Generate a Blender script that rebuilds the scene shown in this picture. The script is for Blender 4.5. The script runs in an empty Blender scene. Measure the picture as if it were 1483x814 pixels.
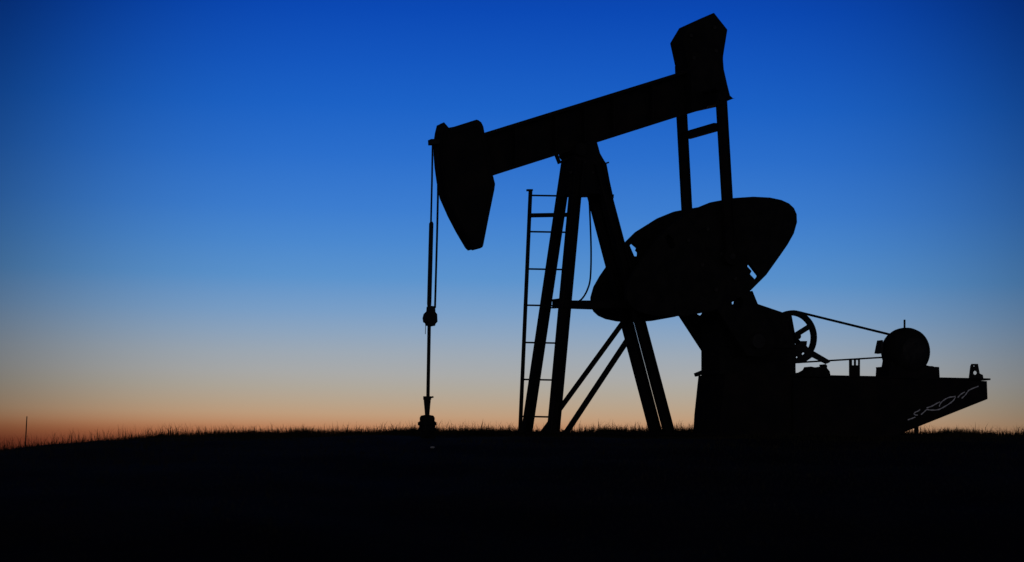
import bpy, bmesh, math, random
import numpy as np
from mathutils import Vector, Matrix
from mathutils.geometry import tessellate_polygon

SC = bpy.context.scene
COL = SC.collection
R = math.radians
random.seed(4)
rng = np.random.default_rng(7)

# ------------------------------------------------------------------ camera
EYE_Z = -0.413                    # the photographer stands in the dip below the well pad
FPX = 3150.0                      # focal length in pixels of the 1483 px wide photograph
cam_d = bpy.data.cameras.new('camera')
cam = bpy.data.objects.new('camera', cam_d)
COL.objects.link(cam)
cam.location = (0, 0, EYE_Z)
cam.rotation_euler = (R(90), 0, 0)
cam_d.sensor_width = 36
cam_d.lens = FPX / 1483 * 36
cam_d.shift_y = (690 - 407) / 1483
cam_d.clip_start = 0.1
cam_d.clip_end = 20000
cam_d.dof.use_dof = True
cam_d.dof.focus_distance = 20.6
cam_d.dof.aperture_fstop = 2.4
SC.camera = cam

# ------------------------------------------------------------------ sky: the afterglow of a sun that has just set
def s2l(c):
    c = c / 255.0
    return c / 12.92 if c <= 0.04045 else ((c + 0.055) / 1.055) ** 2.4
def rgb(r, g, b): return (s2l(r), s2l(g), s2l(b), 1.0)

EAST_FILL = 0.3
W = bpy.data.worlds.new('World')
SC.world = W
W.use_nodes = True
nt = W.node_tree
nt.nodes.clear()
N, L = nt.nodes, nt.links
def math_node(op, a, b=None, clamp=False):
    n = N.new('ShaderNodeMath'); n.operation = op; n.use_clamp = clamp
    for i, v in enumerate((a, b)):
        if v is None: continue
        if isinstance(v, (int, float)): n.inputs[i].default_value = v
        else: L.new(v, n.inputs[i])
    return n.outputs[0]
tc = N.new('ShaderNodeTexCoord')
nrm = N.new('ShaderNodeVectorMath'); nrm.operation = 'NORMALIZE'
L.new(tc.outputs['Generated'], nrm.inputs[0])
sep = N.new('ShaderNodeSeparateXYZ')
L.new(nrm.outputs[0], sep.inputs[0])
el = math_node('ARCSINE', sep.outputs['Z'])                       # height above the horizon
az = math_node('ARCTAN2', sep.outputs['X'], sep.outputs['Y'])     # bearing, 0 = where the sun went down
# a little further into the red on the left of the sunset point, into the grey on its right
azl = math_node('MAXIMUM', math_node('MINIMUM', az, R(25)), R(-25))
el2 = math_node('ADD', el, math_node('MULTIPLY', math_node('ADD', azl, R(4.4)), 0.017))
pos = math_node('DIVIDE', el2, R(30.0), clamp=True)
ramp = N.new('ShaderNodeValToRGB')
ramp.color_ramp.interpolation = 'LINEAR'
SKY = [  # row of the photograph it was read at, colour
    (690, (75, 30, 22)), (662, (110, 48, 34)), (645, (140, 72, 48)), (632, (166, 100, 67)), (622, (182, 122, 85)),
    (616, (190, 138, 101)), (609, (191, 147, 112)), (602, (192, 156, 123)), (585, (185, 163, 138)), (562, (176, 168, 155)), (540, (169, 170, 169)),
    (512, (158, 169, 180)), (482, (141, 165, 191)), (452, (122, 159, 199)), (402, (91, 147, 205)), (350, (74, 136, 207)),
    (302, (60, 125, 207)), (225, (42, 110, 203)), (152, (27, 97, 197)), (90, (19, 86, 190)), (12, (9, 72, 179)), (-60, (8, 62, 162)),
    (-200, (5, 38, 108)), (-400, (4, 20, 58)), (-800, (3, 10, 28)), (-1100, (3, 8, 20))]
els = ramp.color_ramp.elements
for i, (row, c) in enumerate(SKY):
    p = min(1.0, max(0.0, math.atan((690 - row) / FPX) / R(30)))
    e = els[i] if i < 2 else els.new(p)
    e.position = p; e.color = rgb(*c)
L.new(pos, ramp.inputs[0])
azc = math_node('DIVIDE', math_node('ABSOLUTE', math_node('SUBTRACT', az, R(0.3))), math.atan(760 / FPX))
elk = math_node('DIVIDE', math_node('MINIMUM', el, R(16)), R(12.3))
ex = math_node('MULTIPLY', math_node('POWER', azc, 4.6), math_node('ADD', math_node('MULTIPLY', math_node('POWER', elk, 4.0), 0.78), 0.98))
g = math_node('POWER', 2.718281828, math_node('MULTIPLY', ex, -1.0))
fall = math_node('ADD', math_node('MULTIPLY', g, 0.8), 0.2)
glow = N.new('ShaderNodeBackground')
L.new(ramp.outputs[0], glow.inputs['Color'])
L.new(fall, glow.inputs['Strength'])
# pale fill added to the unseen sky opposite the sunset, lifting the lettering
east = math_node('MAXIMUM', math_node('MULTIPLY', sep.outputs['Y'], -1.0), 0.0)
low = math_node('POWER', 2.718281828, math_node('MULTIPLY', math_node('POWER', math_node('DIVIDE', el, R(22)), 2.0), -1.0))
belt = N.new('ShaderNodeBackground')
belt.inputs['Color'].default_value = (1.0, 0.93, 0.92, 1)
L.new(math_node('MULTIPLY', math_node('MULTIPLY', east, low), EAST_FILL), belt.inputs['Strength'])
nish = N.new('ShaderNodeTexSky')
nish.sky_type = 'NISHITA'
nish.sun_disc = False
nish.sun_elevation = R(-1.5)
nish.sun_rotation = R(0)
nish.ozone_density = 6
bg2 = N.new('ShaderNodeBackground')
L.new(nish.outputs[0], bg2.inputs['Color'])
bg2.inputs['Strength'].default_value = 0.02
addn = N.new('ShaderNodeAddShader')
add2 = N.new('ShaderNodeAddShader')
L.new(glow.outputs[0], add2.inputs[0]); L.new(belt.outputs[0], add2.inputs[1])
L.new(add2.outputs[0], addn.inputs[0]); L.new(bg2.outputs[0], addn.inputs[1])
wo = N.new('ShaderNodeOutputWorld')
L.new(addn.outputs[0], wo.inputs['Surface'])

# the last of the sun, almost gone, grazing in from beyond the hill
sd = bpy.data.lights.new('sun', 'SUN'); sd.energy = 0.05; sd.angle = R(3); sd.color = (1, 0.62, 0.4)
sun = bpy.data.objects.new('sun', sd); COL.objects.link(sun)
sun.rotation_euler = Vector((0, -1, -math.sin(R(0.8)))).to_track_quat('-Z', 'Y').to_euler()

SC.view_settings.view_transform = 'Standard'
SC.view_settings.look = 'None'
SC.view_settings.exposure = 0
SC.view_settings.gamma = 1
SC.view_settings.use_curve_mapping = False

# ------------------------------------------------------------------ materials
def mat(name, c1, c2, scale=6, rough=0.7, metal=0.0, spec=0.15, bump=0.0, detail=6):
    m = bpy.data.materials.new(name); m.use_nodes = True
    t = m.node_tree; b = t.nodes['Principled BSDF']
    tco = t.nodes.new('ShaderNodeTexCoord')
    nz = t.nodes.new('ShaderNodeTexNoise'); nz.inputs['Scale'].default_value = scale; nz.inputs['Detail'].default_value = detail
    t.links.new(tco.outputs['Object'], nz.inputs['Vector'])
    cr = t.nodes.new('ShaderNodeValToRGB')
    cr.color_ramp.elements[0].position = 0.38; cr.color_ramp.elements[1].position = 0.66
    cr.color_ramp.elements[0].color = (*c1, 1); cr.color_ramp.elements[1].color = (*c2, 1)
    t.links.new(nz.outputs['Fac'], cr.inputs[0]); t.links.new(cr.outputs[0], b.inputs['Base Color'])
    b.inputs['Roughness'].default_value = rough; b.inputs['Metallic'].default_value = metal
    b.inputs['Specular IOR Level'].default_value = spec
    if bump:
        bn = t.nodes.new('ShaderNodeBump'); bn.inputs['Strength'].default_value = bump; bn.inputs['Distance'].default_value = 0.01
        n2 = t.nodes.new('ShaderNodeTexNoise'); n2.inputs['Scale'].default_value = scale * 7; n2.inputs['Detail'].default_value = 8
        t.links.new(tco.outputs['Object'], n2.inputs['Vector'])
        t.links.new(n2.outputs['Fac'], bn.inputs['Height']); t.links.new(bn.outputs[0], b.inputs['Normal'])
    return m
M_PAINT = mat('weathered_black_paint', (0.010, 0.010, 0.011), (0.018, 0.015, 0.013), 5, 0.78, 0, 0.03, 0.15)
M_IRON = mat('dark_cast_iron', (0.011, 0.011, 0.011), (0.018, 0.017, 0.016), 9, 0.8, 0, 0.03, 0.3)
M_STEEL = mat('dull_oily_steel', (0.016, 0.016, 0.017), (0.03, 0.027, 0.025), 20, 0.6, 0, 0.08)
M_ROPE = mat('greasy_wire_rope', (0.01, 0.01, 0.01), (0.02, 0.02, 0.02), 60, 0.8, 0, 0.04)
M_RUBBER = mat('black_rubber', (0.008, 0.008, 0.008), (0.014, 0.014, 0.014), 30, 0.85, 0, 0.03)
M_WHITE = mat('white_paint', (0.72, 0.72, 0.72), (0.85, 0.85, 0.84), 30, 0.6, 0, 0.3)
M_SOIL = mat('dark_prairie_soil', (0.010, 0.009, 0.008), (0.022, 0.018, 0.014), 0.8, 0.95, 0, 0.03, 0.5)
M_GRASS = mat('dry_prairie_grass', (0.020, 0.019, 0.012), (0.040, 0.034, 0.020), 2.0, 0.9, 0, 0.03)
M_STONE = mat('pale_limestone', (0.45, 0.44, 0.42), (0.6, 0.58, 0.55), 40, 0.8, 0, 0.2)
M_WOOD = mat('grey_weathered_wood', (0.03, 0.026, 0.022), (0.05, 0.045, 0.04), 25, 0.85, 0, 0.1)

# ------------------------------------------------------------------ placing: the unit stands turned by YAW on the pad
YAW = R(22)
CY, SY = math.cos(YAW), math.sin(YAW)
ROOT = Vector(((900 - 741.5) / 150, 21.0, 0.0))
def P(px, py, t):
    """local point (u along the beam, t across it, z up) on the plane t that shows at a photo position"""
    dx, dz = (px - 741.5) / FPX, (690 - py) / FPX
    lam = (t - SY * ROOT.x + CY * ROOT.y) / (CY - SY * dx)
    wx, wy, wz = dx * lam - ROOT.x, lam - ROOT.y, EYE_Z + dz * lam
    return Vector((CY * wx + SY * wy, t, wz - ROOT.z))
def PX(p):
    x = ROOT.x + CY * p.x - SY * p.y; y = ROOT.y + SY * p.x + CY * p.y
    return (741.5 + FPX * x / y, 690 - FPX * (p.z + ROOT.z - EYE_Z) / y)

# ------------------------------------------------------------------ object helpers
CENTRE = {}
def thing(name, label, cat, loc=(0, 0, 0), rz=0.0, group=None):
    o = bpy.data.objects.new(name, None); COL.objects.link(o)
    o.location = loc; o.rotation_euler = (0, 0, rz); o.empty_display_size = 0.3
    o['label'] = label; o['category'] = cat
    if group: o['group'] = group
    CENTRE[o.name] = Vector((0, 0, 0))
    return o
def obj(name, bm, m, parent=None, bevel=0.0, smooth=False):
    bmesh.ops.recalc_face_normals(bm, faces=bm.faces)
    c = Vector((0, 0, 0))
    if parent is not None:
        co = [v.co for v in bm.verts]
        c = Vector([(min(v[i] for v in co) + max(v[i] for v in co)) / 2 for i in range(3)])
        bmesh.ops.translate(bm, verts=bm.verts, vec=-c)
    me = bpy.data.meshes.new(name); bm.to_mesh(me); bm.free()
    me.materials.append(m)
    if smooth:
        me.polygons.foreach_set('use_smooth', [True] * len(me.polygons))
        me.set_sharp_from_angle(angle=R(40))
    o = bpy.data.objects.new(name, me); COL.objects.link(o)
    if parent is not None:
        o.parent = parent; o.location = c - CENTRE[parent.name]; CENTRE[o.name] = c
    if bevel:
        md = o.modifiers.new('bevel', 'BEVEL'); md.width = bevel; md.segments = 2
        md.limit_method = 'ANGLE'; md.angle_limit = R(35)
    return o
def dup(o, parent, offset):
    c = o.copy(); COL.objects.link(c); c.parent = parent
    c.location = o.location + Vector(offset)
    CENTRE[c.name] = CENTRE[o.name] + Vector(offset)
    for ch in list(o.children):
        d = ch.copy(); COL.objects.link(d); d.parent = c
    return c

def fit_outline(pts, tm, h):
    """the outline is that of the whole thickness: pull it in to the middle plane"""
    n = len(pts)
    a = PX(P(*pts[0], tm)); p0 = P(*pts[0], tm)
    b = PX(Vector((p0.x, tm - h, p0.z)))
    v = Vector((b[0] - a[0], b[1] - a[1]))
    if v.length < 1e-6: return list(pts)
    vh = v.normalized()
    area = sum(pts[i][0] * pts[(i + 1) % n][1] - pts[(i + 1) % n][0] * pts[i][1] for i in range(n))
    sg = 1 if area > 0 else -1
    out = []
    for i in range(n):
        nn = Vector((0, 0))
        for q, r in ((pts[i - 1], pts[i]), (pts[i], pts[(i + 1) % n])):
            e = Vector((r[0] - q[0], r[1] - q[1]))
            if e.length > 1e-6: nn += Vector((e.y, -e.x)).normalized() * sg
        if nn.length > 1e-6: nn.normalize()
        k = max(-1.0, min(1.0, 2.5 * nn.dot(vh)))
        out.append((pts[i][0] - v.x * k, pts[i][1] - v.y * k))
    return out
def prism(pts, t0, t1, holes=(), fit=True, bm=None, plane=None):
    """outline (photo positions) as a plate of real thickness from t0 to t1"""
    bm = bm or bmesh.new()
    tm = (t0 + t1) / 2 if plane is None else plane
    op = fit_outline(pts, tm, (t1 - t0) / 2) if fit else pts
    loops = [[P(x, y, tm) for x, y in op]] + [[P(x, y, tm) for x, y in (fit_outline(h, tm, -(t1 - t0) / 2) if fit else h)] for h in holes]
    flat = [[Vector((p.x, p.z, 0)) for p in lp] for lp in loops]
    tris = tessellate_polygon(flat)
    allp = [p for lp in loops for p in lp]
    fr = [bm.verts.new((p.x, t0, p.z)) for p in allp]
    bk = [bm.verts.new((p.x, t1, p.z)) for p in allp]
    for a, b, c in tris:
        try:
            bm.faces.new((fr[a], fr[b], fr[c])); bm.faces.new((bk[c], bk[b], bk[a]))
        except ValueError: pass
    k = 0
    for lp in loops:
        n = len(lp)
        for i in range(n):
            a, b = k + i, k + (i + 1) % n
            bm.faces.new((fr[a], fr[b], bk[b], bk[a]))
        k += n
    return bm
def sweep(A, B, prof, up, bm=None):
    """profile (side, up) extruded from A to B"""
    bm = bm or bmesh.new()
    d = (B - A).normalized(); s = d.cross(up).normalized(); u = s.cross(d).normalized()
    a = [bm.verts.new(A + s * x + u * y) for x, y in prof]
    b = [bm.verts.new(B + s * x + u * y) for x, y in prof]
    n = len(prof)
    for i in range(n): bm.faces.new((a[i], a[(i + 1) % n], b[(i + 1) % n], b[i]))
    tr = tessellate_polygon([[Vector((x, y, 0)) for x, y in prof]])
    for i, j, k in tr:
        bm.faces.new((a[i], a[j], a[k])); bm.faces.new((b[k], b[j], b[i]))
    return bm
def rect(w, h): return [(-w / 2, -h / 2), (w / 2, -h / 2), (w / 2, h / 2), (-w / 2, h / 2)]
def hsec(w, h, tf, tw):
    w, h, tw = w / 2, h / 2, tw / 2
    return [(-w, -h), (w, -h), (w, -h + tf), (tw, -h + tf), (tw, h - tf), (w, h - tf), (w, h), (-w, h), (-w, h - tf),
            (-tw, h - tf), (-tw, -h + tf), (-w, -h + tf)]
def csec(w, h, th):
    w, h = w / 2, h / 2
    return [(-w, -h), (w, -h), (w, -h + th), (-w + th, -h + th), (-w + th, h - th), (w, h - th), (w, h), (-w, h)]
def bar(a, b, w, d, prof=None, bm=None):
    """a, b = (px, py, t); w = width in the side plane, d = depth across"""
    A, B = P(*a), P(*b)
    pr = prof or rect(d, w)
    dirn = (B - A).normalized()
    up = Vector((0, 1, 0)).cross(dirn)
    if up.length < 0.3: up = Vector((0, 0, 1))
    return sweep(A, B, pr, up, bm)
def tube(pts, r, bm=None, n=10, cap=True):
    bm = bm or bmesh.new()
    rings = []
    prev = None
    for i, p in enumerate(pts):
        d = (pts[min(i + 1, len(pts) - 1)] - pts[max(i - 1, 0)]).normalized()
        ref = prev if prev else (Vector((0, 1, 0)) if abs(d.y) < 0.9 else Vector((1, 0, 0)))
        s = (ref - d * ref.dot(d)).normalized(); prev = s
        u = d.cross(s)
        rr = r[i] if isinstance(r, (list, tuple)) else r
        rings.append([bm.verts.new(p + (s * math.cos(2 * math.pi * k / n) + u * math.sin(2 * math.pi * k / n)) * rr) for k in range(n)])
    for a, b in zip(rings, rings[1:]):
        for k in range(n): bm.faces.new((a[k], a[(k + 1) % n], b[(k + 1) % n], b[k]))
    if cap: bm.faces.new(rings[0]); bm.faces.new(rings[-1][::-1])
    return bm
def smoothpath(pts, k=6):
    out = []
    n = len(pts)
    for i in range(n - 1):
        p0, p1, p2, p3 = pts[max(i - 1, 0)], pts[i], pts[i + 1], pts[min(i + 2, n - 1)]
        for j in range(k):
            s = j / k
            out.append(0.5 * ((2 * p1) + (p2 - p0) * s + (2 * p0 - 5 * p1 + 4 * p2 - p3) * s * s + (3 * p1 - p0 - 3 * p2 + p3) * s ** 3))
    out.append(pts[-1])
    return out
def lathe(axis_a, axis_d, prof, bm=None, n=32):
    """prof = (distance along axis, radius)"""
    bm = bm or bmesh.new()
    d = axis_d.normalized(); ref = Vector((0, 0, 1)) if abs(d.z) < 0.9 else Vector((1, 0, 0))
    s = d.cross(ref).normalized(); u = d.cross(s)
    rings = []
    for h, r in prof:
        rings.append([bm.verts.new(axis_a + d * h + (s * math.cos(2 * math.pi * k / n) + u * math.sin(2 * math.pi * k / n)) * max(r, 1e-4)) for k in range(n)])
    for a, b in zip(rings, rings[1:]):
        for k in range(n): bm.faces.new((a[k], a[(k + 1) % n], b[(k + 1) % n], b[k]))
    bm.faces.new(rings[0][::-1]); bm.faces.new(rings[-1])
    return bm
def box(c, s, bm=None):
    bm = bm or bmesh.new()
    bmesh.ops.create_cube(bm, size=1, matrix=Matrix.Translation(c) @ Matrix.Diagonal((s[0], s[1], s[2], 1)))
    return bm
def bolt_heads(parent, pts, axis, r=0.012, h=0.014):
    for p in pts: obj('bolt_head', lathe(p, axis, [(0, r), (h, r)], None, 6), M_STEEL, parent)
def bolts(bm, pts, axis, r=0.012, h=0.014):
    for p in pts: lathe(p, axis, [(0, r), (h, r)], bm, 6)
    return bm
ACROSS = Vector((0, 1, 0))
NEAR = Vector((0, -1, 0))
UP = Vector((0, 0, 1))

# ------------------------------------------------------------------ ground
def sstep(a, b, x):
    t = np.clip((x - a) / (b - a), 0, 1); return t * t * (3 - 2 * t)
CR_PX = np.array([-900, -300, 0, 60, 95, 128, 167, 205, 249, 380, 500, 545, 620, 760, 1000, 1330, 1483, 1900, 2600])
CR_ROW = np.array([690, 676, 663, 657, 655, 648, 644, 638, 636, 635, 634, 631, 633, 632, 633, 634, 636, 644, 655])
def ground_z(x, y):
    x = np.asarray(x, float); y = np.asarray(y, float)
    q = x / np.maximum(y, 6.0)
    row = np.interp(741.5 + FPX * x / 22.0, CR_PX, CR_ROW)
    a = (690 - row) / FPX
    base = EYE_Z + a * np.minimum(y, 25.0)
    dip_r = 0.0033 * np.clip(22 - y, 0, 60) ** 2
    dip_l = 0.0062 * np.clip(11.5 - y, 0, 60) ** 2 + 0.0024 * np.clip(22 - y, 0, 60) ** 2
    dip_r = np.minimum(dip_r, 1.6 + 0.01 * np.clip(-y, 0, None)); dip_l = np.minimum(dip_l, 1.6 + 0.01 * np.clip(-y, 0, None))
    w = sstep(-0.05, -0.13, q)
    z = base - (dip_r * (1 - w) + dip_l * w)
    d = np.clip(y - 24.5, 0, None)
    z = z - np.minimum(np.where(d < 10, 0.01 * d * d, 1 + 0.2 * (d - 10)), 9 + 0.003 * d)
    z = z + 0.018 * np.sin(x * 2.1 + 0.7 * y) * np.sin(y * 1.7 - x) + 0.010 * np.sin(5.3 * x + 1) * np.sin(4.7 * y)
    return z
def axis_pts(lo, hi, step, far):
    v = list(np.arange(lo, hi + 1e-6, step)); s = step
    while v[-1] < far: s *= 1.25; v.append(v[-1] + s)
    s = step
    while v[0] > -far: s *= 1.25; v.insert(0, v[0] - s)
    return np.array(v)
gx, gy = axis_pts(-12, 12, 0.3, 6000), axis_pts(-4, 34, 0.3, 6000)
XX, YY = np.meshgrid(gx, gy)
ZZ = ground_z(XX, YY)
nx, ny = len(gx), len(gy)
gv = np.stack([XX.ravel(), YY.ravel(), ZZ.ravel()], 1)
idx = np.arange(nx * ny).reshape(ny, nx)
gf = np.stack([idx[:-1, :-1].ravel(), idx[:-1, 1:].ravel(), idx[1:, 1:].ravel(), idx[1:, :-1].ravel()], 1)
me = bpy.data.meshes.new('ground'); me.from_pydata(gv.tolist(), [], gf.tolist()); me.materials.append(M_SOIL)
me.polygons.foreach_set('use_smooth', [True] * len(me.polygons))
go = bpy.data.objects.new('ground', me); COL.objects.link(go); go['kind'] = 'structure'
go['label'] = 'dark prairie hilltop under the pumpjack'

# ------------------------------------------------------------------ the pumpjack
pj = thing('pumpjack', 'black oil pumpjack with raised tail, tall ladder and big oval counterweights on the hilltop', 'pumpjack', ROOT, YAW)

# base skid: two long beams with cross members, half sunk in the pad
A, B = P(742, 631, 0).x, P(1322, 629, 0).x
bm = bmesh.new()
for t in (-0.36, 0.36):
    sweep(Vector((A, t, -0.07)), Vector((B, t, -0.07)), hsec(0.11, 0.138, 0.016, 0.012), UP, bm)
for k in range(6):
    u = A + 0.06 + (B - A - 0.12) * k / 5
    sweep(Vector((u, -0.352, -0.075)), Vector((u, 0.352, -0.075)), rect(0.08, 0.1), UP, bm)
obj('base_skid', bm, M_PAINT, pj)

# samson post
def leg(a, b, w=0.088, d=0.09):
    bm = bar(a, b, w, d, hsec(d, w, 0.014, 0.014))
    p = P(*a); box(p + Vector((0, 0, 0.010)), (0.2, 0.16, 0.02), bm)
    bolts(bm, [p + Vector((x, y, 0.019)) for x in (-.08, .08) for y in (-.06, .06)], UP)
    return obj('leg', bm, M_PAINT, pj)
leg((762.5, 628, 0.35), (821.5, 232, 0.14), 0.086, 0.085)
leg((801.0, 628, -0.35), (837.5, 232, -0.14), 0.096, 0.09)
leg((951.0, 631, 0.18), (847, 236, 0.16), 0.098, 0.09)
leg((970.3, 631, -0.18), (865.5, 236, -0.16), 0.087, 0.083)
bm = prism([(819, 224), (842, 207), (864, 204), (866, 211), (869, 222), (873, 229), (878.5, 238), (883, 262), (888.5, 287), (872, 287),
            (851, 286), (842, 286), (806, 286), (812, 240)], -0.15, 0.15)
ph = obj('post_head', bm, M_PAINT, pj, 0.004)
bolt_heads(ph, [P(x, y, -0.15) for x, y in ((826, 250), (836, 270), (858, 250), (868, 272), (846, 235))], NEAR, 0.014, 0.016)
obj('saddle_bearing', lathe(P(842, 216, -0.2), ACROSS, [(0, .03), (0, .062), (.06, .062), (.06, .05), (.34, .05), (.34, .062), (.4, .062), (.4, .03)]), M_IRON, pj, smooth=True)
bm = bar((874, 238, -0.1), (880.5, 235.5, -0.1), 0.014, 0.05)
obj('lug', bm, M_PAINT, ph)
bm = bar((805, 223, -0.02), (810.5, 237, -0.02), 0.028, 0.03); bar((809, 236, -0.02), (832, 224, -0.02), 0.016, 0.03, None, bm)
obj('beam_stop', bm, M_PAINT, ph)

# cross members between the legs
for a, b, w, d in (((815, 441, -0.25), (912, 441, -0.2), 0.074, 0.05), ((799, 440.5, 0.25), (897, 444, 0.2), 0.074, 0.05),
                   ((799, 440.5, 0.26), (824, 437.5, -0.26), 0.085, 0.06)):
    obj('cross_bar', bar(a, b, w, d, csec(d, w, 0.01)), M_PAINT, pj)
obj('diagonal_brace', bar((903, 466, 0.19), (784, 629, 0.31), 0.042, 0.035, csec(0.035, 0.042, 0.007)), M_PAINT, pj)
obj('diagonal_brace', bar((911, 489, -0.19), (819, 628, -0.31), 0.047, 0.035, csec(0.035, 0.047, 0.007)), M_PAINT, pj)

# ladder on the post
lad_root = None
bm = bar((768.3, 275, 0.0), (753, 629, 0.0), 0.032, 0.022); bar((763, 275.5, 0.0), (771, 275.5, 0.0), 0.018, 0.03, None, bm)
lad = obj('ladder', bar((768, 312, 0.0), (829, 311, 0.0), 0.040, 0.012), M_PAINT, pj)
obj('rail', bm, M_PAINT, lad)
obj('rail', bar((829, 278, 0.0), (800, 629, 0.0), 0.032, 0.022), M_PAINT, lad)
for y in (283.5, 336, 390, 442.5, 496.5, 550, 603.5):
    k = (y - 275) / 353
    obj('rung', tube([P(768 - 15.5 * k, y - 0.5, 0), P(829 - 29 * k, y + 0.5, 0)], 0.0085), M_PAINT, lad, smooth=True)

# grease hose hanging inside the post
hp = smoothpath([P(x, y, -0.02) for x, y in ((852.5, 282), (854, 303), (856, 360), (855, 402), (850.5, 420), (843.5, 432), (836, 438))])
obj('grease_hose', tube(hp, 0.0085), M_RUBBER, pj, smooth=True)

# walking beam
bm = sweep(P(690, 229, 0), P(1042, 118.5, 0), hsec(0.19, 0.402, 0.028, 0.02), UP)
for x in (742, 800, 842, 884, 940):
    y = 229 - (x - 690) * 0.314
    p = P(x, y, 0)
    for s in (-1, 1): box(p + Vector((0, s * 0.052, 0)), (0.014, 0.08, 0.34), bm)
beam = obj('walking_beam', bm, M_PAINT, pj)

# horse head
HH = [(629.5, 193), (643, 177), (649, 185), (655, 184.5), (688, 174), (693, 174), (697, 177), (700, 183), (702, 194), (709, 222), (714, 254),
      (717, 266), (716, 274), (708, 313), (700, 354), (697, 358), (686, 363), (683, 362.5), (677.5, 364), (673.5, 360), (660, 337), (648, 314), (636.5, 288), (632, 265), (629, 243),
      (627.5, 225), (627.5, 206)]
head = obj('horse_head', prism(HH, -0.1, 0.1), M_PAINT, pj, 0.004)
# raised edge bands on both cheeks
for s in (-1, 1):
    HI = fit_outline(HH, 0, 0.1); inner = [(670 + (x - 670) * 0.84, 262 + (y - 262) * 0.88) for x, y in HI]
    t = s * 0.104
    obj('edge_band', prism([(670 + (x - 670) * 0.93, 262 + (y - 262) * 0.96) for x, y in HI], t - 0.004, t + 0.004, [inner], fit=False, plane=0), M_PAINT, head)
bm = bar((622, 206, -0.03), (642, 206, -0.03), 0.05, 0.09)
obj('cable_anchor', bm, M_STEEL, head, 0.004)
obj('lock_plate', prism([(630, 192), (643, 177), (650, 185), (646, 191), (636, 200)], -0.06, 0.06), M_STEEL, head)

# tail of the beam: equalizer housing, equalizer, pitman arms
bm = prism([(970, 63), (985.5, 40), (1034, 18.5), (1053.5, 43), (1047.5, 80), (1047, 88), (979, 104)], -0.14, 0.14)
tw = obj('tail_weight', bm, M_IRON, pj, 0.006)
bolt_heads(tw, [P(x, y, -0.14) for x, y in ((1000, 52), (1034, 40), (1004, 84), (1036, 74))], NEAR, 0.02, 0.02)
bm = prism([(977, 96), (1046.5, 80), (1048, 100), (1053, 122), (1057, 138), (1061.5, 142), (1055, 145), (1035, 153), (996, 165), (980, 170)], -0.17, 0.17)
obj('equalizer_bearing', bm, M_IRON, pj, 0.005)
bm = sweep(P(987, 153, 0.53), P(1045, 139.5, -0.53), hsec(0.11, 0.155, 0.02, 0.02), UP)
obj('equalizer', bm, M_PAINT, pj)
sweepb = sweep(P(997, 195.6, 0.44), P(1037, 184, -0.44), rect(0.05, 0.078), UP)
obj('pitman_brace', sweepb, M_PAINT, pj)
def pitman(a, b, t):
    bm = bar((a[0], a[1], t), (b[0], b[1], t), 0.1, 0.05, hsec(0.05, 0.1, 0.01, 0.012))
    s = -1 if t < 0 else 1
    p = P(b[0], b[1], t)
    lathe(p - ACROSS * 0.035, ACROSS, [(0, .04), (0, .078), (.07, .078), (.07, .04)], bm)
    q = P(a[0], a[1], t)
    lathe(q - ACROSS * 0.03, ACROSS, [(0, .03), (0, .05), (.06, .05), (.06, .03)], bm)
    o = obj('pitman_arm', bm, M_PAINT, pj)
    obj('wrist_pin', lathe(p - ACROSS * (0.05 if s < 0 else 0.11), ACROSS, [(0, .02), (0, .03), (.16, .03), (.16, .02)]), M_STEEL, o, smooth=True)
    return o
pitman((1044.3, 139), (1058, 372), -0.50)
pitman((986.6, 152), (999, 385), 0.50)

# crank with two counterweights, near side, then the same on the far side
TC = -0.395
def ell(cx, cy, rx, ry, n=14, rot=0):
    o = []
    for k in range(n):
        a = 2 * math.pi * k / n; x, y = rx * math.cos(a), ry * math.sin(a)
        o.append((cx + x * math.cos(rot) - y * math.sin(rot), cy + x * math.sin(rot) + y * math.cos(rot)))
    return o
CRK = [(1004, 318), (1034, 330), (1086, 420), (1098, 441), (1124, 487), (1118, 510), (1098, 518), (1078, 516), (1034, 448), (985, 362), (988, 335)]
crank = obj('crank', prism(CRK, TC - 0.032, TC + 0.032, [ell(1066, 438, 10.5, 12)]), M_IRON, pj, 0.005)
RIGHT = [(990, 311), (1004, 303), (1029, 293), (1062, 287), (1090, 285), (1115, 286), (1132, 289.5), (1143, 294.5), (1150, 301), (1154, 310), (1154.5, 322), (1150, 338),
         (1141, 354), (1130, 370), (1110, 398), (1088, 420), (1067, 433)]
CX2, CY2 = 2058, 744
LT = 0.036
LEFT = [(CX2 - x, CY2 - y) for x, y in RIGHT]
WHOLE = fit_outline(RIGHT[1:-1] + [RIGHT[-1]] + LEFT[1:-1] + [LEFT[-1]], TC, LT)
nr = len(RIGHT) - 1
RIGHT_IN, LEFT_IN = [WHOLE[-1]] + WHOLE[:nr], [WHOLE[nr - 1]] + WHOLE[nr:]
SLOT = [(1080, 386), (1083, 380), (1098, 399.5), (1093, 407), (1084, 397.5), (1086.5, 393)]
SLOT_L = [(961, 344), (965.5, 340), (974, 347.5), (972.5, 351), (975.5, 354), (975, 360), (968, 360.5)]
for outl, slot in ((RIGHT_IN, SLOT), (LEFT_IN, SLOT_L)):
    w = obj('counterweight', prism(outl, TC - LT, TC + LT, [slot], fit=False), M_IRON, crank, 0.006)
for x, y in ((1010, 340), (1030, 376), (1050, 412)):
    bolt_heads(crank, [P(x - 14, y + 8, TC - LT), P(x + 14, y - 8, TC - LT)], NEAR, 0.02, 0.022)
crank2 = dup(crank, pj, (0, -2 * TC, 0))
for ch in crank2.children:
    if ch.name.startswith('bolt_head'): ch.location.y *= -1.0
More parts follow.
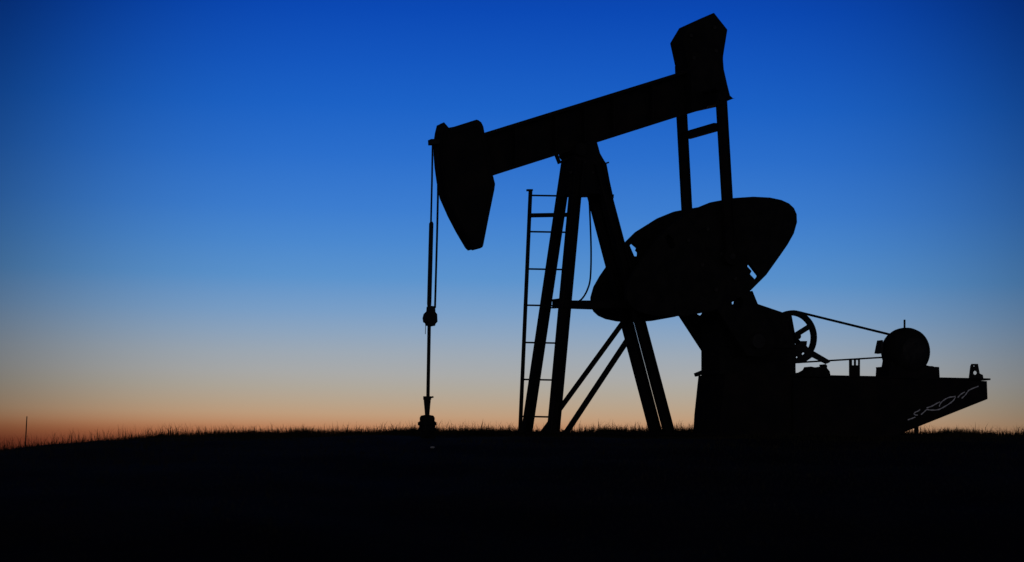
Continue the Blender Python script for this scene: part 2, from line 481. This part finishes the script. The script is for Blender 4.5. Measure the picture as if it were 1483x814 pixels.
obj('crank_shaft', lathe(P(1099, 494, TC - 0.09), ACROSS, [(0, .05), (0, .07), (.97, .07), (.97, .05)]), M_STEEL, pj, smooth=True)

# gear reducer on its pedestal
RED = [(1015, 545), (1015, 498), (1014, 471), (1020, 465), (1062, 439), (1085, 422), (1097.5, 441), (1130, 452), (1138, 455), (1143, 476), (1151.5, 500), (1152, 545)]
red = obj('gear_reducer', prism(RED, -0.2, 0.2), M_IRON, pj, 0.006)
bm = prism([(1013, 505), (1013, 499), (1152, 499), (1153, 505)], -0.225, 0.225)
obj('split_flange', bm, M_IRON, red)
obj('breather', lathe(P(1131, 474, -0.05), UP + Vector((1.0, 0, 0)), [(0, .022), (.12, .022), (.12, .03), (.14, .03)]), M_STEEL, red)
bm = prism([(1003, 634), (1005, 600), (1011, 543), (1153, 543), (1153, 634)], -0.29, 0.29)
ped = obj('pedestal', bm, M_PAINT, pj, 0.004)
obj('bracket', bar((1007.5, 543, 0.25), (1022, 537, 0.25), 0.035, 0.06), M_STEEL, ped)

# drive wheel on the input shaft, brake, belt
TW = 0.30
wc = P(1148, 488, TW)
def ring_z(c, r0, r1, t0, t1, n=48, bm=None):
    bm = bm or bmesh.new()
    vs = []
    for r in (r0, r1):
        for t in (t0, t1):
            vs.append([bm.verts.new((c.x + r * math.cos(2 * math.pi * k / n), t, c.z + r * math.sin(2 * math.pi * k / n))) for k in range(n)])
    for a, b in ((0, 1), (1, 3), (3, 2), (2, 0)):
        for k in range(n): bm.faces.new((vs[a][k], vs[a][(k + 1) % n], vs[b][(k + 1) % n], vs[b][k]))
    return bm
bm = ring_z(wc, 0.218, 0.270, TW - 0.026, TW + 0.026)
wheel = obj('drive_wheel', bm, M_IRON, pj, 0.004, smooth=True)
for k in range(5):
    a = R(30 + 72 * k)
    d = Vector((math.cos(a), 0, math.sin(a)))
    obj('spoke', sweep(wc + d * 0.03, wc + d * 0.225, rect(0.04, 0.046), Vector((-d.z, 0, d.x))), M_IRON, wheel)
obj('hub', lathe(wc - ACROSS * 0.12, ACROSS, [(0, .02), (0, .03), (.09, .03), (.09, .045), (.15, .045), (.15, .03)]), M_IRON, wheel, smooth=True)
BR = [(1120, 527.5), (1120, 500), (1157, 498.5), (1159, 494), (1168, 494), (1167, 501), (1172, 506), (1179, 509.5), (1199.5, 521.5), (1201.5, 524.5), (1196, 527),
      (1176, 517), (1164.5, 525)]
obj('brake_lever', prism(BR, 0.2, 0.23, [ell(1163.6, 512.8, 3.4, 2.4, 10), ell(1153.8, 518, 2, 2.4, 8)], fit=False), M_STEEL, pj)
LU = [(1150, 548), (1152, 540), (1157, 539.5), (1162, 536), (1165, 531.5), (1178, 532.8), (1190, 530.5), (1196, 527), (1198, 533), (1202, 538), (1203.5, 548)]
obj('brake_housing', prism(LU, -0.05, 0.09), M_IRON, pj, 0.004)
# belt loop
ms = P(1296, 501.5, TW)
mr = 0.115
wr = 0.27
def tangent_loop(c1, r1, c2, r2, n=24):
    d = Vector((c2.x - c1.x, c2.z - c1.z)); Ld = d.length; th = math.atan2(d.y, d.x)
    al = math.acos((r1 - r2) / Ld)
    pts = []
    for k in range(n + 1):
        a = th + al + (2 * math.pi - 2 * al) * k / n
        pts.append(Vector((c1.x + r1 * math.cos(a), 0, c1.z + r1 * math.sin(a))))
    for k in range(n + 1):
        a = th - al + 2 * al * k / n
        pts.append(Vector((c2.x + r2 * math.cos(a), 0, c2.z + r2 * math.sin(a))))
    return pts
lo = tangent_loop(Vector((wc.x, 0, wc.z)), wr, Vector((ms.x, 0, ms.z)), mr)
li = tangent_loop(Vector((wc.x, 0, wc.z)), wr - 0.016, Vector((ms.x, 0, ms.z)), mr - 0.016)
bm = bmesh.new()
for tt in (TW - 0.012, TW + 0.014):
    n = len(lo)
    q = [[bm.verts.new((p.x, tt + e, p.z)) for p in ll] for ll in (lo, li) for e in (-0.010, 0.010)]
    for a, b in ((0, 1), (1, 3), (3, 2), (2, 0)):
        for k in range(n): bm.faces.new((q[a][k], q[a][(k + 1) % n], q[b][(k + 1) % n], q[b][k]))
obj('belt', bm, M_RUBBER, pj, smooth=True)

# motor platform: deep side plates, deck, prop, lettering
PL = [(1149, 547), (1270, 547), (1361, 548.5), (1429.5, 552), (1430.5, 578), (1310, 626), (1276, 640), (1149, 640)]
plat = obj('motor_platform', prism(PL, -0.33, 0.33, fit=False, plane=-0.33), M_PAINT, pj, 0.003)
p0, p1 = P(1149, 545.5, -0.35), P(1434.5, 550, -0.35)
zt = (P(1300, 546.6, -0.35).z)
bm = box(Vector(((p0.x + p1.x) / 2, 0, zt)), (p1.x - p0.x, 0.70, 0.018))
obj('deck', bm, M_PAINT, plat)
bm = bar((1327, 610, -0.2), (1327, 640, -0.2), 0.035, 0.03)
pr = P(1327, 634, -0.2); box(pr - Vector((0, 0, 0.02)), (0.12, 0.12, 0.02), bm)
obj('prop', bm, M_PAINT, plat)
def zz(x, y): return (1300 + x / 10.171, 550 + y / 10.175)
STROKES = [[(150, 590), (205, 572), (260, 550)], [(330, 440), (300, 462), (262, 478), (243, 500), (262, 518), (298, 521)],
           [(345, 515), (400, 465), (432, 440), (500, 447), (600, 440), (680, 402), (780, 340), (830, 292), (852, 250)],
           [(425, 415), (500, 390), (560, 358), (620, 325)], [(612, 395), (630, 350), (680, 300), (760, 260), (852, 246)],
           [(885, 262), (930, 215), (990, 180)], [(945, 275), (1000, 220), (1040, 165), (1090, 135), (1190, 95)]]
bm = bmesh.new()
for st in STROKES:
    pts = smoothpath([P(*zz(x, y), -0.3325) for x, y in st], 5)
    n = len(pts); lv = []
    for i, p in enumerate(pts):
        d = (pts[min(i + 1, n - 1)] - pts[max(i - 1, 0)]).normalized(); s = Vector((-d.z, 0, d.x))
        wd = 0.0058 * (0.9 + 0.2 * math.sin(i * 1.3))
        lv.append((bm.verts.new(p + s * wd), bm.verts.new(p - s * wd)))
    for a, b in zip(lv, lv[1:]): bm.faces.new((a[0], a[1], b[1], b[0]))
for f in bm.faces:
    if f.normal.y > 0: f.normal_flip()
lt = obj('lettering', bm, M_WHITE, plat)
lt['label'] = 'slanted white painted lettering along the lower edge'
# motor slide stop at the end of the deck
obj('slide_stop', prism([(1403.5, 550), (1406, 530), (1407.5, 527), (1415.5, 527), (1418, 541), (1422.5, 543), (1424, 551)], -0.012, 0.012,
                        [ell(1412, 540, 3.4, 3.1, 12), ell(1410.5, 530.2, 1.6, 1.1, 8)], fit=False), M_STEEL, plat)
obj('belt_guard_post', prism([(1230, 547), (1230, 519.5), (1245, 518.5), (1245, 547)], -0.008, 0.008,
                             [[(1233.5, 521.5), (1237, 521.5), (1237, 529), (1233.5, 529)], [(1239.3, 521.5), (1243, 521.5), (1243, 529), (1239.3, 529)]], fit=False), M_PAINT, plat)

# motor
mo = P(1311.5, 509.5, 0.0)
prof = [(-.17, .02), (-.17, .10), (-.165, .155), (-.14, .202), (-.10, .229), (-.05, .243), (0, .247), (.05, .243), (.10, .229), (.14, .196), (.165, .15), (.17, .06), (.2, .055), (.36, .05), (.36, .02)]
bm = lathe(Vector((mo.x, 0, mo.z)), ACROSS, prof, None, 48)
motor = obj('motor', bm, M_IRON, pj, smooth=True)
obj('end_bell', lathe(Vector((mo.x, -0.17, mo.z)), NEAR, [(-.01, .14), (.0, .14), (.02, .11), (.03, .06), (.03, .02)], None, 40), M_STEEL, motor, smooth=True)
obj('motor_foot', prism([(1276, 534), (1279, 518), (1279.5, 505), (1343, 505), (1342, 521), (1341.5, 529), (1346, 530), (1346, 534)], -0.09, 0.09), M_IRON, motor)
obj('sheave', lathe(Vector((ms.x, TW - 0.05, ms.z)), ACROSS, [(0, .04), (0, .098), (.1, .098), (.1, .04)]), M_STEEL, motor, smooth=True)
obj('junction_box', prism([(1266, 512), (1268, 502), (1270, 493), (1279, 493), (1279, 512)], -0.05, 0.05), M_STEEL, motor, 0.003)
obj('lifting_eye', tube([P(1310, 475, 0), P(1310, 463, 0)], 0.0105), M_STEEL, motor)
obj('slide_base', prism([(1267.5, 549), (1268.5, 534), (1272, 531.5), (1346, 530.5), (1349, 531.5), (1360, 531.5), (1361, 549)], -0.13, 0.13), M_PAINT, plat, 0.003)

# ------------------------------------------------------------------ bridle and polished rod hang from the head
def to_world(p): return Vector((ROOT.x + CY * p.x - SY * p.y, ROOT.y + SY * p.x + CY * p.y, ROOT.z + p.z))
bp = P(622, 455, 0)
def sub_thing(name, label, cat, p):
    o = thing(name, label, cat, to_world(p), YAW); CENTRE[o.name] = p.copy(); return o
br = sub_thing('bridle', 'twin wire rope bridle with carrier bar and polished rod hanging from the horse head', 'bridle', bp)
far_c = [P(x, y, 0.07) for x, y in ((626.5, 209), (625.6, 262), (624.2, 320), (622.2, 446))]
obj('wire_rope', tube(far_c, 0.0088), M_ROPE, br, smooth=True)
near_c = [P(x, y, -0.07) for x, y in ((634.2, 214), (634.4, 250), (634.2, 286), (633, 340), (630, 446))]
obj('wire_rope', tube(near_c, 0.0098), M_ROPE, br, smooth=True)
obj('rope_sleeve', tube([P(x, y, 0.07) for x, y in ((625, 321), (624.6, 324), (621.6, 440), (621.5, 446))], [0.012, 0.021, 0.021, 0.016]), M_STEEL, br, smooth=True)
bm = prism([(612.5, 467), (611.5, 461), (613, 455), (617, 451), (617.5, 444), (630.5, 443.5), (631, 452), (633.5, 455), (634, 466), (631, 469), (630.5, 472), (616, 472), (615, 468)], -0.06, 0.06)
obj('carrier_bar', bm, M_STEEL, br, 0.005)
obj('polished_rod', tube([P(622, 440, 0), P(621.5, 475, 0), P(619.8, 575, 0), P(619.3, 605, 0)], 0.0165), M_STEEL, br, smooth=True)
obj('rope_tail', tube([P(616.5, 468, 0), P(616, 484, 0)], 0.003), M_ROPE, br)

# ------------------------------------------------------------------ wellhead
wp = P(618.7, 628, 0.0); wp.z = 0
wh = sub_thing('wellhead', 'squat dark wellhead with flanged stuffing box below the hanging rod', 'wellhead', wp)
def hz(y): return P(618.7, y, 0).z
c0 = Vector((wp.x, 0, 0))
px = 1 / 153.0
def lz(rows, n=28): return lathe(c0, UP, [(hz(y), r * px) for y, r in rows], None, n)
obj('stuffing_box', lz([(607, 3), (603, 3.2), (597, 3.6), (590, 4.2), (581, 5), (579, 5), (579, 5.8), (574, 5.8), (574, 2.6)]), M_STEEL, wh, smooth=True)
obj('grease_fitting', tube([Vector((c0.x, 0, hz(576.5))), Vector((c0.x + 0.06, 0, hz(574.8)))], 0.009), M_STEEL, wh)
obj('tee_body', lz([(612, 9), (609, 10.8), (605, 10.8), (602, 9), (601, 4)]), M_IRON, wh, smooth=True)
fl = obj('flange', lz([(616, 12), (616, 13.5), (611.3, 13.5), (611.3, 9)]), M_IRON, wh, smooth=True)
bm = bmesh.new()
for k in range(8):
    a = 2 * math.pi * k / 8 + 0.2
    q = c0 + Vector((0.07 * math.cos(a), 0.07 * math.sin(a), hz(623.5)))
    tube([q, q + UP * (hz(610) - hz(623.5))], 0.008, bm, 6)
obj('stud', bm, M_STEEL, fl)
obj('spool', lz([(621, 9.6), (615, 9.6)]), M_IRON, wh, smooth=True)
obj('flange', lz([(624, 12), (624, 12.8), (619.5, 12.8), (619.5, 8)]), M_IRON, wh, smooth=True)
obj('casing', lz([(662, 10), (623, 10)]), M_IRON, wh, smooth=True)
bm = tube([Vector((c0.x, 0.0, -0.02)), Vector((c0.x - 0.02, -0.16, -0.03)), Vector((c0.x - 0.02, -0.2, -0.05)), Vector((c0.x - 0.02, -0.22, -0.3))], 0.03)
obj('flow_line', bm, M_IRON, wh, smooth=True)

# ------------------------------------------------------------------ small things on the hillside
def ground_at_row(px_, row, y0=10, y1=24):
    best = None
    for y in np.linspace(y0, y1, 600):
        x = (px_ - 741.5) / FPX * y
        zt_ = EYE_Z + (690 - row) / FPX * y
        d = zt_ - float(ground_z(x, y))
        if d <= 0: return Vector((x, y, float(ground_z(x, y))))
        best = Vector((x, y, float(ground_z(x, y))))
    return best
sp = ground_at_row(626.5, 650)
bm = bmesh.new()
bmesh.ops.create_icosphere(bm, subdivisions=3, radius=1)
for v in bm.verts:
    n_ = 1 + 0.12 * math.sin(3.1 * v.co.x + 1) * math.sin(4.3 * v.co.y) + 0.08 * math.sin(7 * v.co.z + 2 * v.co.x)
    v.co = Vector((v.co.x * 0.017 * n_, v.co.y * 0.013 * n_, v.co.z * 0.0075 * n_))
st = obj('stone', bm, M_STONE, None, smooth=True)
st.location = sp + Vector((0, 0, 0.009))
st['label'] = 'small pale stone lying on the dark slope below the wellhead'; st['category'] = 'stone'

q = Vector(((36 - 741.5) / FPX * 20.0, 20.0, 0)); q.z = float(ground_z(q.x, q.y))
top = Vector(((39 - 741.5) / FPX * 20.0, 20.0, EYE_Z + (690 - 603) / FPX * 20.0)) - q
stake = obj('stake', tube([Vector((0, 0, -0.1)), top * 0.5, top], [0.006, 0.0055, 0.0045], None, 8), M_WOOD, None, smooth=True)
stake.location = q
stake['label'] = 'thin leaning wooden stake standing in the grass far left of the pumpjack'; stake['category'] = 'stake'

# ------------------------------------------------------------------ grass
def grass(n, x, y, h, w, lean):
    z = ground_z(x, y) - 0.01
    ang = rng.uniform(0, 2 * np.pi, n); la = rng.uniform(0, 2 * np.pi, n)
    bx, by = np.cos(ang) * w / 2, np.sin(ang) * w / 2
    lx, ly = np.cos(la) * lean * h, np.sin(la) * lean * h
    V = np.empty((n, 5, 3))
    V[:, 0] = np.stack([x - bx, y - by, z], 1); V[:, 1] = np.stack([x + bx, y + by, z], 1)
    V[:, 2] = np.stack([x + lx * .35 + bx * .75, y + ly * .35 + by * .75, z + h * .6], 1)
    V[:, 3] = np.stack([x + lx * .35 - bx * .75, y + ly * .35 - by * .75, z + h * .6], 1)
    V[:, 4] = np.stack([x + lx, y + ly, z + h * (1 - 0.25 * lean)], 1)
    return V.reshape(-1, 3)
def noise2(x, y):
    return (np.sin(1.9 * x + 0.6 * y + 1.3) * np.sin(1.1 * y - 0.8 * x) + 0.6 * np.sin(4.6 * x - 1.7 * y) * np.sin(3.1 * y + 2.2 * x + 2) + 0.4 * np.sin(9.7 * x + 3 * y)) / 2
VS = []
def patch(n, x0, x1, y0, y1, hfun, wlo=0.0025, whi=0.006):
    x = rng.uniform(x0, x1, n); y = rng.uniform(y0, y1, n)
    h, keep = hfun(x, y)
    x, y, h = x[keep], y[keep], h[keep]
    n = len(x)
    if n: VS.append(grass(n, x, y, h, rng.uniform(wlo, whi, n), rng.uniform(0.05, 0.55, n)))
def leftness(x, y): return sstep(-0.09, -0.19, x / np.maximum(y, 6))
def h_crest(x, y):
    nz = noise2(x, y)
    r1 = rng.random(len(x))
    base = 0.05 + 0.045 * nz + 0.06 * rng.random(len(x)) ** 2 + np.where(r1 < 0.08, 0.03 + 0.08 * rng.random(len(x)), 0)
    lf = leftness(x, y)
    h = base * (1 + 0.2 * lf)
    return np.clip(h, 0.02, 0.22), rng.random(len(x)) < (0.6 + 0.6 * nz) * (1 - 0.3 * lf)
patch(120000, -7.5, 7.5, 22.3, 26.0, h_crest, 0.003, 0.007)
def h_front(x, y):
    nz = noise2(x + 3, y)
    lf = leftness(x, y)
    h = 0.03 + 0.03 * rng.random(len(x)) + 0.02 * nz
    h = h * np.clip(y / 22, 0.5, 1)
    worn = np.exp(-((x + 0.8) / 0.5) ** 2 - ((y - 19.6) / 1.6) ** 2)      # trodden ground round the wellhead
    h = h * (1 - 0.75 * worn)
    return np.clip(h, 0.015, 0.25), rng.random(len(x)) < 0.7
patch(60000, -6, 6, 8, 22.6, h_front)
def h_left(x, y):
    lf = leftness(x, y)
    h = (0.05 + 0.15 * rng.random(len(x)) ** 1.6) * np.clip(y / 22, 0.4, 1)
    return h, rng.random(len(x)) < lf * (0.5 + 0.5 * noise2(x, y))
patch(12000, -5.8, -0.8, 13, 24, h_left, 0.0015, 0.0035)
TUFTS = [(random.uniform(-6, 6), random.uniform(22.2, 24.2), random.uniform(0.06, 0.3), random.uniform(0.3, 1.15)) for _ in range(80)]
TUFTS += [(0.95, 22.6, 0.4, 1.0), (-1.6, 22.8, 0.3, 0.9), (-0.35, 22.6, 0.25, 0.7), (-2.6, 23.0, 0.2, 0.6), (4.6, 22.8, 0.15, 0.8)]
for tx, ty, tr, th in TUFTS:
    def h_tuft(x, y):
        d = ((x - tx) ** 2 + (y - ty) ** 2) / tr ** 2
        return (0.055 + 0.095 * rng.random(len(x)) ** 1.4) * (0.5 + 0.5 * th), rng.random(len(x)) < np.exp(-d * 1.6)
    patch(int(1100 * tr / 0.2), tx - 1.4 * tr, tx + 1.4 * tr, ty - 1.4 * tr, ty + 1.4 * tr, h_tuft, 0.003, 0.006)
def h_stalk(x, y):
    return 0.1 + 0.1 * rng.random(len(x)), np.ones(len(x), bool)
patch(160, -6, 6, 22.5, 25, h_stalk, 0.002, 0.003)
def h_near(x, y): return 0.05 + 0.1 * rng.random(len(x)), rng.random(len(x)) < 0.8
patch(24000, -4, 4, 1.0, 8, h_near)
V = np.concatenate(VS); nb = len(V) // 5
F = np.arange(nb) * 5
me = bpy.data.meshes.new('grass')
me.vertices.add(len(V)); me.vertices.foreach_set('co', V.ravel().astype(np.float32))
loops = np.stack([F, F + 1, F + 2, F + 3, F + 3, F + 2, F + 4], 1).ravel()
me.loops.add(len(loops)); me.loops.foreach_set('vertex_index', loops.astype(np.int32))
starts = np.stack([np.arange(nb) * 7, np.arange(nb) * 7 + 4], 1).ravel()
me.polygons.add(len(starts)); me.polygons.foreach_set('loop_start', starts.astype(np.int32))
me.update(calc_edges=True); me.validate()
me.materials.append(M_GRASS)
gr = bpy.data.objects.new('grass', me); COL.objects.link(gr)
gr['kind'] = 'stuff'; gr['label'] = 'dry prairie grass fringing the dark hilltop'; gr['category'] = 'grass'
